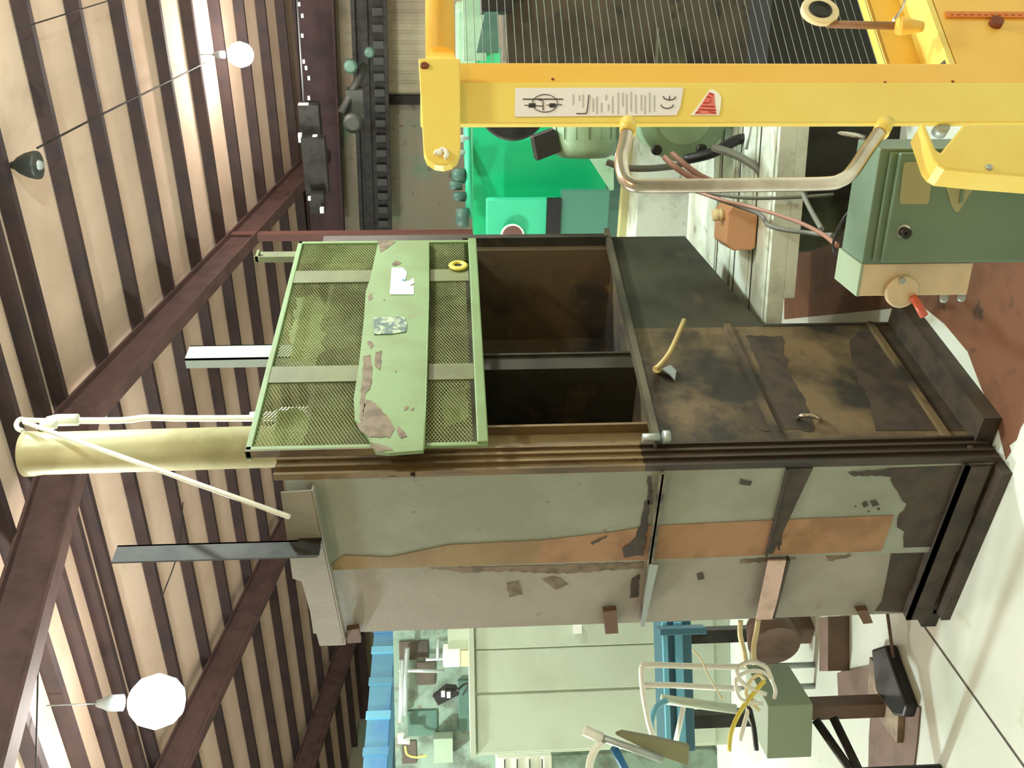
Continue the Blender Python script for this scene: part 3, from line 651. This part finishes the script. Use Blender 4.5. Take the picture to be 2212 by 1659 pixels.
# ================================================================== MILLING MACHINE behind the stacker
TY = 109.; ta = yawv(TY); tr = -ta; tn = V((ta.y, -ta.x, 0)); tn = tn if tn.dot(FW) > 0 else -tn
mm = thing('milling_machine', 'old pale green milling machine with long machined table behind the yellow stacker', 'machine', V((1.7,-.35,0)))
ZT = .475
F = on(1652, 716, 2, ZT); TL = (tu(F, tr, 205)-F).length; Bk = on(1484, 500, 2, ZT); wdt = (Bk-F).dot(tn)
mb = MB(); mb.obox(F-UP*.06, tr*TL, tn*wdt, UP*.06)
for o_, w_, h_ in ((.02,.10,.006),(.2,.12,.006),(.40,.12,.006),(.58,.1,.006)): mb.obox(F+tn*wdt*o_-tr*0.0, tr*TL, tn*wdt*w_, UP*h_)
mb.obox(F-UP*.10+tr*.12, tr*(TL-.2), tn*wdt*.8, UP*.04); tb = mb.build('table', m_table, mm, .002)
mb = MB()
for o_ in (.16,.345,.555): mb.obox(F+tn*wdt*o_+UP*.0004, tr*TL, tn*.012, UP*.001)
mb.build('table_slot', m_stain_shade, tb)
mb = MB(); mb.obox(fl(F)+tr*(TL-.35)+tn*.12, tr*.3, tn*.4, UP*.38); mb.build('knee', m_dark, mm)
mb = MB(); o, wv, n, z0, z1 = pbox(mb, 1095,2000,-260,268,4.25,.5,TY); mb.obox(V((o.x,o.y,0)), wv, n*.5, UP*z0); mb.build('column', m_cast, mm)
for q in ((1205,1275,-150,75),(1300,1330,-150,40),(1420,1480,60,262)):
    mb = MB(); pbox(mb,*q,4.2,.06,TY); mb.build('column_cover', m_front, mm)
mb = MB(); pbox(mb, 1590,1850,150,430,4.1,.3,TY); mb.build('knee_body', m_dark, mm)
mb = MB(); mb.lathe(at(1472,248,3.75), -tn, [(-.25,.155),(0,.175),(.02,.178),(.035,.171),(.036,.12),(.05,.11)], 40); hdk = mb.build('turret_flange', m_pale, mm)
for x, y in ((1418,324),(1515,322)):
    mb = MB(); mb.lathe(at(x,y,3.71), -tn, [(-.01,.02),(.012,.02),(.014,.013)], 14); mb.build('flange_bolt', m_dark, hdk)
mb = MB(); c = at(1262,340,3.6); mb.lathe(c, tr, [(0,.085),(.012,.108),(.03,.117),(.05,.119),(.28,.119)], 32)
for k in range(16):
    a = 2*math.pi*k/16; n2 = tn*math.cos(a)+UP*math.sin(a)
    mb.obox(c+tr*.07+n2*.117-UP.cross(n2)*.002, tr*.19, n2*.006, UP.cross(n2)*.004 if abs(n2.z) < .99 else tn*.004)
mt = mb.build('motor', m_pale, mm)
mb = MB(); mb.prism([at(a,b,3.5) for a, b in ((1150,296),(1198,278),(1212,328),(1160,348))], tn*.12); mb.build('terminal_box', m_black, mt, .004)
mb = MB(); mb.lathe(at(1108,226,4.2), -tn, [(-.06,.13),(-.06,.155),(0,.155),(.005,.14),(.006,.05),(.03,.045)], 36); mb.build('pulley_wheel', m_dark, mm)
mb = MB(); mb.lathe(at(1738,430,3.75), -tn, [(-.2,.2),(0,.21),(.02,.2)], 36); mb.build('round_cover', m_grng, mm)
mb = MB(); o, wv, n, z0, z1 = pbox(mb, 1668,1900,-160,150,3.3,.25,TY); mb = MB(); mb.obox(V((o.x,o.y,0)), wv, n*.25, UP*z1); mb.build('base_block', m_black, mm)
mb = MB(); mb.prism([at(a,b,3.7) for a, b in ((1668,282),(1718,286),(1710,322),(1676,318))], tn*.04); mb.build('name_plate', m_grng, mm)
mb = MB(); mb.tube([at(1752,272,3.4), at(1800,285,3.4), at(1868,297,3.4)], .014, 12, smooth=3); mb.build('chrome_rod', m_chrome, mm)
mb = MB(); mb.tube([at(1625,258,3.3), at(1612,322,3.3)], .006, 8); mb.build('thin_lever', m_grey, mm)
jug = thing('plastic_jug', 'tan plastic jug with chamfered corners and ivory cap standing on the machined table', 'jug', on(1632,495,2,ZT+.01))
J0 = on(1632, 541, 2, ZT+.008); jw = (tu(J0, tr, 446)-J0).length; jz = tv(J0, UP, 1567).z-J0.z
mb = MB(); dn_ = .17
prof = [J0+tr*.012, J0+tr*(jw-.02), J0+tr*jw+UP*.02, J0+tr*jw+UP*(jz-.02), J0+tr*(jw-.02)+UP*jz, J0+tr*.025+UP*jz, J0+UP*(jz-.03), J0+UP*.012]
mb.prism(prof, tn*dn_); mb.build('body', m_tan, jug, .006)
c = J0+tr*(jw-.035)+tn*.05+UP*(jz-.002); mb = MB(); mb.lathe(c, UP, [(0,.018),(.012,.018),(.012,.022),(.018,.022),(.02,.018),(.026,.022),(.04,.022),(.044,.016)], 18); mb.build('cap', m_ivory, jug)

# hoses and cables of the milling machine
def hose(name, pts, r, m, label=None, cat='hose', n=10):
    mb = MB(); mb.tube([at(*p) for p in pts], r, n, smooth=6)
    return mb.build(name, m, mm)
hose('hose', ((1436,340,3.55),(1455,358,3.5),(1492,382,3.5),(1535,398,3.5)), .011, m_hose, 'pinkish hose curving out below the round flange, upper of two')
hose('hose', ((1452,332,3.6),(1475,352,3.55),(1510,378,3.55),(1560,402,3.55)), .011, m_hose, 'pinkish hose below the round flange, nearer the table')
hose('hose', ((1310,350,3.7),(1350,362,3.7),(1400,364,3.7),(1470,358,3.75)), .013, m_hoseg, 'dull grey hose running sideways behind the chrome handle')
hose('hose', ((1540,318,3.6),(1590,335,3.55),(1632,360,3.5),(1650,384,3.5)), .015, m_hoseg, 'thick grey hose bending under the flange beside the black knee')
hose('cable', ((1490,402,3.4),(1540,418,3.35),(1620,428,3.3),(1720,426,3.3),(1800,420,3.3)), .006, m_hoseg, 'grey cable hanging just below the chrome handle', 'cable')
hose('long_cable', ((1492,410,3.4),(1560,432,3.3),(1640,452,3.2),(1720,478,2.9),(1775,505,2.6),(1808,530,2.35)), .006, m_hose, 'long brown cable running from the machine to the control box', 'cable')
hose('cable', ((1505,412,3.42),(1580,440,3.4),(1640,462,3.35),(1668,490,3.3),(1760,505,3.2),(1800,508,3.1)), .008, m_hoseg, 'thick grey cable looping behind the tan jug', 'cable')
hose('cable', ((1735,420,3.2),(1752,455,3.1),(1775,495,2.9)), .008, m_hoseg, 'short grey cable dropping beside the round cover', 'cable')
hose('hose', ((1655,262,3.6),(1660,300,3.55),(1690,345,3.5),(1720,400,3.45),(1735,420,3.4)), .016, m_hoseg, 'dark grey ribbed hose dropping from the mast towards the cables')
hose('hose', ((1480,345,3.7),(1540,330,3.65),(1600,300,3.65),(1650,310,3.6)), .02, m_black, 'thick black hose arching along the lower rim of the flange')

# ================================================================== BRIGHT GREEN MACHINE
GD = 6.0; GYW = 95.
gm = thing('green_machine', 'bright green machine housing with dark slot and red-centred badge behind the mast', 'machine', fl(at(1200,400,5.3)))
mb = MB(); o, wv, n, z0, z1 = pbox(mb, 1022,1312,150,560,GD,.6,GYW)
gb = MB(); gb.bev(o, wv, UP*(z1-z0), n*.6, .12); gb.build('upper_body', m_green, gm)
mb = MB(); mb.obox(V((o.x,o.y,0)), wv, n*.6, UP*z0); mb.build('lower_body', m_greend, gm)
mb = MB(); pbox(mb, 1210,1312,414,560,GD-.05,.05,GYW); mb.build('side_cover', mat('teal_panel',(74,128,112),.45), gm)
gb = MB(); o2, w2, n2, a0, a1 = pbox(gb, 1050,1206,432,540,GD-.06,.06,GYW); 
cv = MB(); cv.obox(o2, w2, n2*.06, UP*(a1-a0)); cvo = cv.build('cover', m_greenl, gm, .01)
mb = MB(); pbox(mb,1180,1210,430,545,GD-.075,.03,GYW); mb.build('cover_slot', m_black, cvo)
mb = MB(); mb.lathe(at(1107,508,GD-.06), -n2, [(0,.075),(.012,.075),(.014,.07)], 32); bd = mb.build('badge', m_white, cvo)
mb = MB(); mb.lathe(at(1107,508,GD-.074), -n2, [(0,.062),(.004,.06)], 32); mb.build('badge_centre', m_pink2, bd)
mb = MB(); a, b = at(1008,262,GD-.1), at(1014,470,GD-.1); mb.tube([a, b], .022, 12); mb.build('top_pipe', m_greenl, gm)
for x, y, r in ((990,380,.045),(985,400,.03),(992,425,.03),(1000,300,.025),(995,330,.02),(998,470,.06)):
    mb = MB(); mb.lathe(at(x,y,GD-.1), UP, [(-.04,r),(.02,r),(.04,r*.6)], 14); mb.build('pipe_fitting', m_greend if r>.026 else m_grey, gm)
mb = MB(); mb.prism([at(a,b,GD-.12) for a, b in ((1270,338),(1318,412),(1326,410),(1326,338))], n2*.05); mb.build('gusset', m_pale, gm)
mb = MB(); pbox(mb, 985,1035,20,150,GD-.1,.3,GYW); mb.build('headstock', m_pale, gm, .02)
mb = MB(); mb.prism([at(a,b,4.1) for a, b in ((1030,112),(1048,25),(1075,25),(1078,112))], tn*.1); mb.build('guard_plate', m_greend, mm)
mb = MB(); pbox(mb, 1040,1105,-60,24,4.1,.2,TY); mb.build('motor_block', m_black, mm)
mb = MB(); pbox(mb, 1000,1050,-80,130,4.6,.1,TY); mb.build('green_panel', m_pale, mm)
mb = MB(); o, wv, n, z0, z1 = pbox(mb, 1346,1380,260,560,5.0,.08,95.); pp = V((o.x,o.y,0))+wv*.4; mb.obox(pp, wv*.1, n*.08, UP*z0)
mb.build('olive_bar', mat('olive_bar',(170,168,120),.6), mm)
mb = MB(); o, wv, n, z0, z1 = pbox(mb, 1382,1560,250,560,4.75,.3,95.); mb.obox(V((o.x,o.y,0)), wv, n*.3, UP*z0)
mb.build('base', m_table, mm)

# ================================================================== LEFT SIDE OF THE HALL
# tall pale green control cabinet
tc = thing('control_cabinet', 'tall pale green control cabinet standing left of the big machine', 'cabinet', fl(at(1600,1480,5.6)))
mb = MB(); o, wv, n, z0, z1 = pbox(mb, 1018,1625,1335,1620,5.6,.4,126.); mb = MB(); mb.obox(V((o.x,o.y,0)), wv, n*.4, UP*z1); mb.build('body', m_ptan, tc, .006)
for f0, f1 in ((.02,.455),(.475,.79),(.80,.99)):
    mb = MB(); mb.obox(V((o.x,o.y,.1))+wv*f0-n*.012, wv*(f1-f0), n*.012, UP*(z1-.13)); mb.build('door', m_ptan, tc, .005)
for x, y in ((1035,1372),(1248,1360)):
    mb = MB(); pbox(mb, x-9,x+9,y-9,y+9,5.55,.02,126.); mb.build('hinge', m_white, tc)
mb = MB(); mb.obox(V((o.x,o.y,z1-.02))-n*.03, wv, n*.43, UP*.03); mb.build('top_lip', m_ptan, tc)

# blue crane girder
bg_ = thing('crane_girder', 'light blue crane girder crossing the hall above the left equipment', 'girder', at(820,1500,10))
P = at(822,1520,10); Lg, Rg = tu(P, BA, 1760), tu(P, BA, 1250)
zt, zb = tv(P, UP, 795).z, tv(P, UP, 845).z
mb = MB(); mb.obox(V((Lg.x,Lg.y,zb)), Rg-Lg, BB*.3, UP*(zt-zb)); mb.build('girder_body', m_blue, bg_, .01)
for f in (.2,.34,.48,.62,.72):
    mb = MB(); mb.obox(V((Lg.x,Lg.y,zb-.01))+(Rg-Lg)*f-BB*.03, BA*.09, BB*.03, UP*(zt-zb+.02)); mb.build('stiffener', m_bluel if f in (.34,.62) else m_blue, bg_)
mb = MB(); mb.obox(V((Lg.x,Lg.y,zb-.05))-BB*.05, Rg-Lg, BB*.4, UP*.045); mb.build('lower_flange', m_blued, bg_)
for f in (.03,):
    q = V((Lg.x,Lg.y,zb))+(Rg-Lg)*f+BB*.15; mb = MB(); mb.obox(q-BA*.05, BA*.1, BB*.1, UP*(roofz(q.dot(BA))-zb)); mb.build('hanger', m_blued, bg_)

# grey-green machine housing behind, with pipes and small fittings
gh = thing('machine_housing', 'large mottled grey-green machine housing with pipes under the blue girder', 'machine', fl(at(1000,1500,7.6)))
mb = MB(); o, wv, n, z0, z1 = pbox(mb, 852,1250,1250,1800,7.6,.8,126.); mb = MB(); mb.obox(V((o.x,o.y,0)), wv, n*.8, UP*z1); mb.build('housing', m_grng, gh)
for i, (x0,x1,y0,y1) in enumerate(((862,925,1385,1425),(880,945,1535,1590),(900,940,1430,1480),(990,1015,1470,1580),(868,900,1600,1650))):
    mb = MB(); pbox(mb,x0,x1,y0,y1,7.55,.06,126.); mb.build('panel', m_greend if i%2 else m_cast, gh, .005)
for pts, r in ((((870,1425),(868,1500),(866,1560)),.022),(((947,1380),(945,1425)),.012),(((862,1448),(960,1450)),.014),(((880,1400),(875,1470),(875,1545)),.02),(((920,1425),(1000,1420)),.012)):
    mb = MB(); mb.tube([at(a,b,7.45) for a, b in pts], r, 10); mb.build('pipe', m_grey, gh)
mb = MB(); mb.tube([at(a,b,7.4) for a, b in ((866,1585),(866,1600),(885,1600))], .03, 10); mb.build('pipe_elbow', m_white, gh)
mb = MB(); mb.tube([at(a,b,7.35) for a, b in ((875,1612),(880,1630),(900,1636),(922,1632))], .008, 8, smooth=5); mb.build('yellow_hose', m_ycab, gh)
mb = MB(); pbox(mb,937,978,1596,1648,7.4,.15,126.); mb.build('grey_box', m_jbox, gh)
mb = MB(); pbox(mb,957,995,1404,1442,5.75,.15,126.); wbx = mb.build('side_box', m_white, tc, .01)
mb = MB(); pbox(mb,996,1018,1407,1440,5.75,.12,126.); mb.build('box_base', m_ivory, wbx); mb = MB(); pbox(mb,967,1018,1360,1404,5.77,.1,126.); mb.build('box_bracket', m_ptan, tc)
hs = thing('control_pendant', 'black hand control with bright buttons hanging by a cord left of the white box', 'control', at(962,1500,6.4))
mb = MB(); mb.prism([at(a,b,6.4) for a, b in ((933,1505),(945,1526),(992,1502),(985,1484),(962,1482))], FW*.06); mb.build('body', m_black, hs, .008)
for x, y in ((957,1500),(969,1502)):
    mb = MB(); pbox(mb,x-4,x+4,y-6,y+6,6.36,.02,126.); mb.build('button', m_white, hs)
mb = MB(); mb.tube([at(988,1492,6.4), at(1000,1480,6.5), at(1013,1478,7.0), at(1000,1500,7.5)], .008, 8, smooth=4); mb.build('cord', m_black, hs)

# blue machine stand with clamp in front of the cabinet
bs = thing('blue_stand', 'blue steel stand with clamp in front of the pale green cabinet', 'machine stand', fl(at(1500,1480,5.0)))
mb = MB(); o, wv, n, z0, z1 = pbox(mb, 1436,1498,1340,1625,5.0,.25,130.); mb = MB(); mb.obox(o, wv, n*.25, UP*(z1-z0)); mb.build('beam', m_blued, bs, .008)
for a, b in ((1436,1446),(1462,1478)):
    mb = MB(); pbox(mb,a,b,1345,1622,4.97,.03,130.); mb.build('flange', m_bluel, bs)
mb = MB(); pbox(mb,1426,1528,1357,1372,4.9,.1,130.); mb.build('clamp', m_blued, bs, .006)
for k in (.15,.8):
    mb = MB(); mb.obox(V((o.x,o.y,0))+wv*k+n*.05, wv*.1, n*.12, UP*z0); mb.build('leg', m_dark, bs)
# tubular rail
tb2 = thing('tube_rail', 'white tubular guard rail in front of the blue stand', 'rail', fl(at(1650,1470,4.3)))
def tubep(nm, pts, r, m, par, sm=5):
    mb = MB(); mb.tube([at(*p) for p in pts], r, 10, smooth=sm); return mb.build(nm, m, par)
pb = at(1622,1441,4.3)
tubep('upright', ((1622,1441,4.3),(1500,1439,4.3),(1400,1436,4.3),(1388,1440,4.3),(1386,1455,4.3),(1390,1500,4.3),(1400,1555,4.3),(1410,1590,4.3)), .0135, m_white, tb2)
tubep('upright', ((1387,1480,4.3),(1450,1480,4.3),(1600,1488,4.3)), .0135, m_white, tb2, 2)
mb = MB(); mb.tube([pb, V((pb.x,pb.y,0))], .0135, 10); q = at(1600,1488,4.3); mb.tube([q, V((q.x,q.y,0))], .0135, 10); mb.build('foot', m_grey, tb2)
tubep('cross_bar', ((1428,1510,4.4),(1590,1532,4.4)), .022, m_ptan, tb2, 0)
tubep('blue_tube', ((1442,1512,4.35),(1420,1525,4.35),(1408,1555,4.35),(1408,1590,4.35)), .014, m_bluel, tb2)
tubep('white_tube', ((1476,1528,4.35),(1460,1602,4.35)), .012, m_white, tb2, 0)

# junction box on its stand, with a tangle of cables
jb = thing('junction_box', 'grey-green junction box with a tangle of white and yellow cables on top', 'electrical box', fl(at(1760,1525,3.5)))
C0 = at(1660,1525,3.4); la = yawv(118); ra = yawv(20); zb = tv(C0, UP, 1757).z
wl = (tu(C0, la, 1640)-C0).length; wr = (tu(C0, ra, 1436)-C0).length
mb = MB(); mb.obox(V((C0.x,C0.y,zb)), la*wl, ra*wr, UP*(C0.z-zb)); mb.build('body', m_jbox, jb, .004)
mb = MB(); mb.obox(V((C0.x,C0.y,0))+la*wl*.4+ra*wr*.4, la*wl*.25, ra*wr*.25, UP*zb); mb.build('post', m_brownp, jb)
mb = MB(); mb.obox(V((C0.x,C0.y,0))-la*.02-ra*.0, la*(wl*.9), ra*(wr*.95), UP*.03); mb.build('base_plate', mat('worn_plate',(150,136,116),.6,c2=(112,98,84),scale=9), jb)
for i, (pts, r, m, nm) in enumerate((
    (((1655,1500),(1610,1480),(1592,1455),(1600,1438),(1625,1430),(1655,1442),(1668,1470)), .008, m_white, 'white_cable'),
    (((1648,1520),(1600,1510),(1590,1470),(1612,1452),(1640,1450),(1662,1462),(1675,1490),(1672,1510)), .007, m_white, 'white_cable'),
    (((1640,1535),(1612,1500),(1622,1470),(1640,1458),(1652,1470)), .006, m_ivory, 'white_cable'),
    (((1652,1470),(1630,1495),(1600,1535),(1580,1580),(1575,1622)), .008, m_ycab, 'yellow_cable'),
    (((1630,1510),(1615,1540),(1598,1600)), .008, m_white, 'white_cable'),
    (((1618,1525),(1628,1570),(1634,1620)), .009, m_black, 'black_cable'),
    (((1600,1340),(1599,1372),(1608,1410),(1612,1440)), .010, m_ivory, 'tan_hose'),
    (((1638,1338),(1634,1365),(1628,1400),(1630,1440)), .010, m_ivory, 'tan_hose'))):
    mb = MB(); mb.tube([at(a,b,3.42 if i < 6 else 3.75) for a, b in pts], r, 10, smooth=5); mb.build(nm, m, jb)
mb = MB(); mb.tube([at(1495,1402,4.0), at(1515,1425,3.95), at(1530,1458,3.9), at(1560,1510,3.6)], .003, 6, smooth=5)
tag(mb.build('thin_wire', m_ivory), 'thin pale wire dropping from the blue stand to the junction box', 'wire')
mb = MB(); mb.lathe(at(1672,1385,4.3), -BA, [(-.1,.1),(0,.12),(.03,.11)], 28); pq = at(1672,1385,4.3); mb.obox(V((pq.x+.02,pq.y-.05,0)), (.08,0,0), (0,.1,0), (0,0,pq.z))
tag(mb.build('motor_drum', m_brownp), 'dark brown drum on a foot behind the cable tangle', 'drum')
mb = MB(); mb.obox(on(1835,1448,2,0), on(1835,1330,2,0)-on(1835,1448,2,0), on(1815,1448,2,0)-on(1835,1448,2,0), UP*.09)  # low brown block in place of a shadow on the floor
tag(mb.build('floor_shadow_block', m_brownp), 'brown block standing for a shadow on the floor behind the big machine', 'beam')
mb = MB(); q0 = on(1890,1545,2,0); mb.obox(q0, on(1885,1440,2,0)-q0, on(1820,1550,2,0)-q0, UP*.015)
tag(mb.build('floor_plate', m_brownp), 'flat worn steel plate lying on the floor under the junction box', 'plate')
mb = MB(); mb.prism([on(a,b,2,.001) for a, b in ((1886,1500),(1925,1480),(1990,1530),(1984,1600),(1974,1680),(1878,1680),(1880,1590))], UP*.006)  # thin brown sheet in place of a shadow cast on the floor
tag(mb.build('floor_shadow', m_brownp), 'flat dark brown shadow shape on the bright floor at the left edge, beside the broom', 'shadow')
tr_ = thing('tripod_stand', 'dark shiny tripod legs at the lower left edge below the junction box', 'stand', on(1850,1655,2,0))
for pts in (((1762,1555),(1838,1665)),((1800,1550),(1858,1670))):
    mb = MB(); p, q = at(pts[0][0],pts[0][1],3.45), at(pts[1][0],pts[1][1],3.35); mb.tube([p, q+(q-p)*.6 if q.z > .1 else q], .016, 10); mb.build('leg', m_dark, tr_)
br = thing('floor_broom', 'dark bristled broom head with thin stick lying on the bright floor', 'broom', on(1940,1480,2,0))
mb = MB(); mb.tube([on(1917,1325,2,.05), on(1925,1385,2,.04), on(1930,1420,2,.035)], .006, 8); mb.build('stick', m_brownp, br)
mb = MB(); mb.prism([on(a,b,2,.002) for a, b in ((1906,1402),(1938,1392),(1950,1430),(1985,1525),(1978,1548),(1955,1545),(1915,1490))], UP*.045); mb.build('head', m_black, br, .01)
# arm with handle at the lower left edge
ar = thing('jointed_stand', 'jointed white and olive arm reaching up at the bottom left edge of the view', 'stand', fl(at(1500,1650,3.1)))
tubep('grip', ((1262,1578,3.1),(1300,1594,3.1)), .017, m_white, ar, 0)
tubep('arm_tube', ((1300,1594,3.1),(1370,1618,3.1),(1430,1640,3.1)), .012, m_grey, ar, 0)
mb = MB(); mb.prism([at(a,b,3.12) for a, b in ((1330,1588),(1345,1582),(1410,1594),(1490,1612),(1488,1655),(1418,1632))], FW*.03); mb.build('arm_plate', mat('olive_arm',(132,134,104),.5), ar, .004)
tubep('curved_tube', ((1300,1600,3.1),(1284,1622,3.1),(1274,1650,3.1),(1270,1700,3.1)), .013, m_white, ar)
mb = MB(); q = at(1488,1688,3.15); mb.tube([q, V((q.x,q.y,0))], .02, 12); mb.build('arm_post', m_dark, ar)
# odds and ends behind, at the left edge
rk = thing('slatted_rack', 'white slotted rack at the left edge beyond the pale cabinet', 'rack', fl(at(1130,1650,5.9)))
mb = MB(); o, wv, n, z0, z1 = pbox(mb, 1075,1192,1636,1720,5.9,.3,126.); mb.build('panel', m_white, rk); mb = MB(); mb.obox(V((o.x,o.y,0)), wv, n*.3, UP*z0); mb.build('stand', m_grng, rk)
mb = MB()
for k in range(4): pbox(mb, 1090+27*k,1092+27*k,1642,1720,5.88,.02,126.)
mb.build('slots', m_dark, rk)
tubep('blue_rod', ((1326,1614,3.25),(1354,1668,3.25)), .014, mat('royal_blue',(30,110,170),.5), ar, 0)
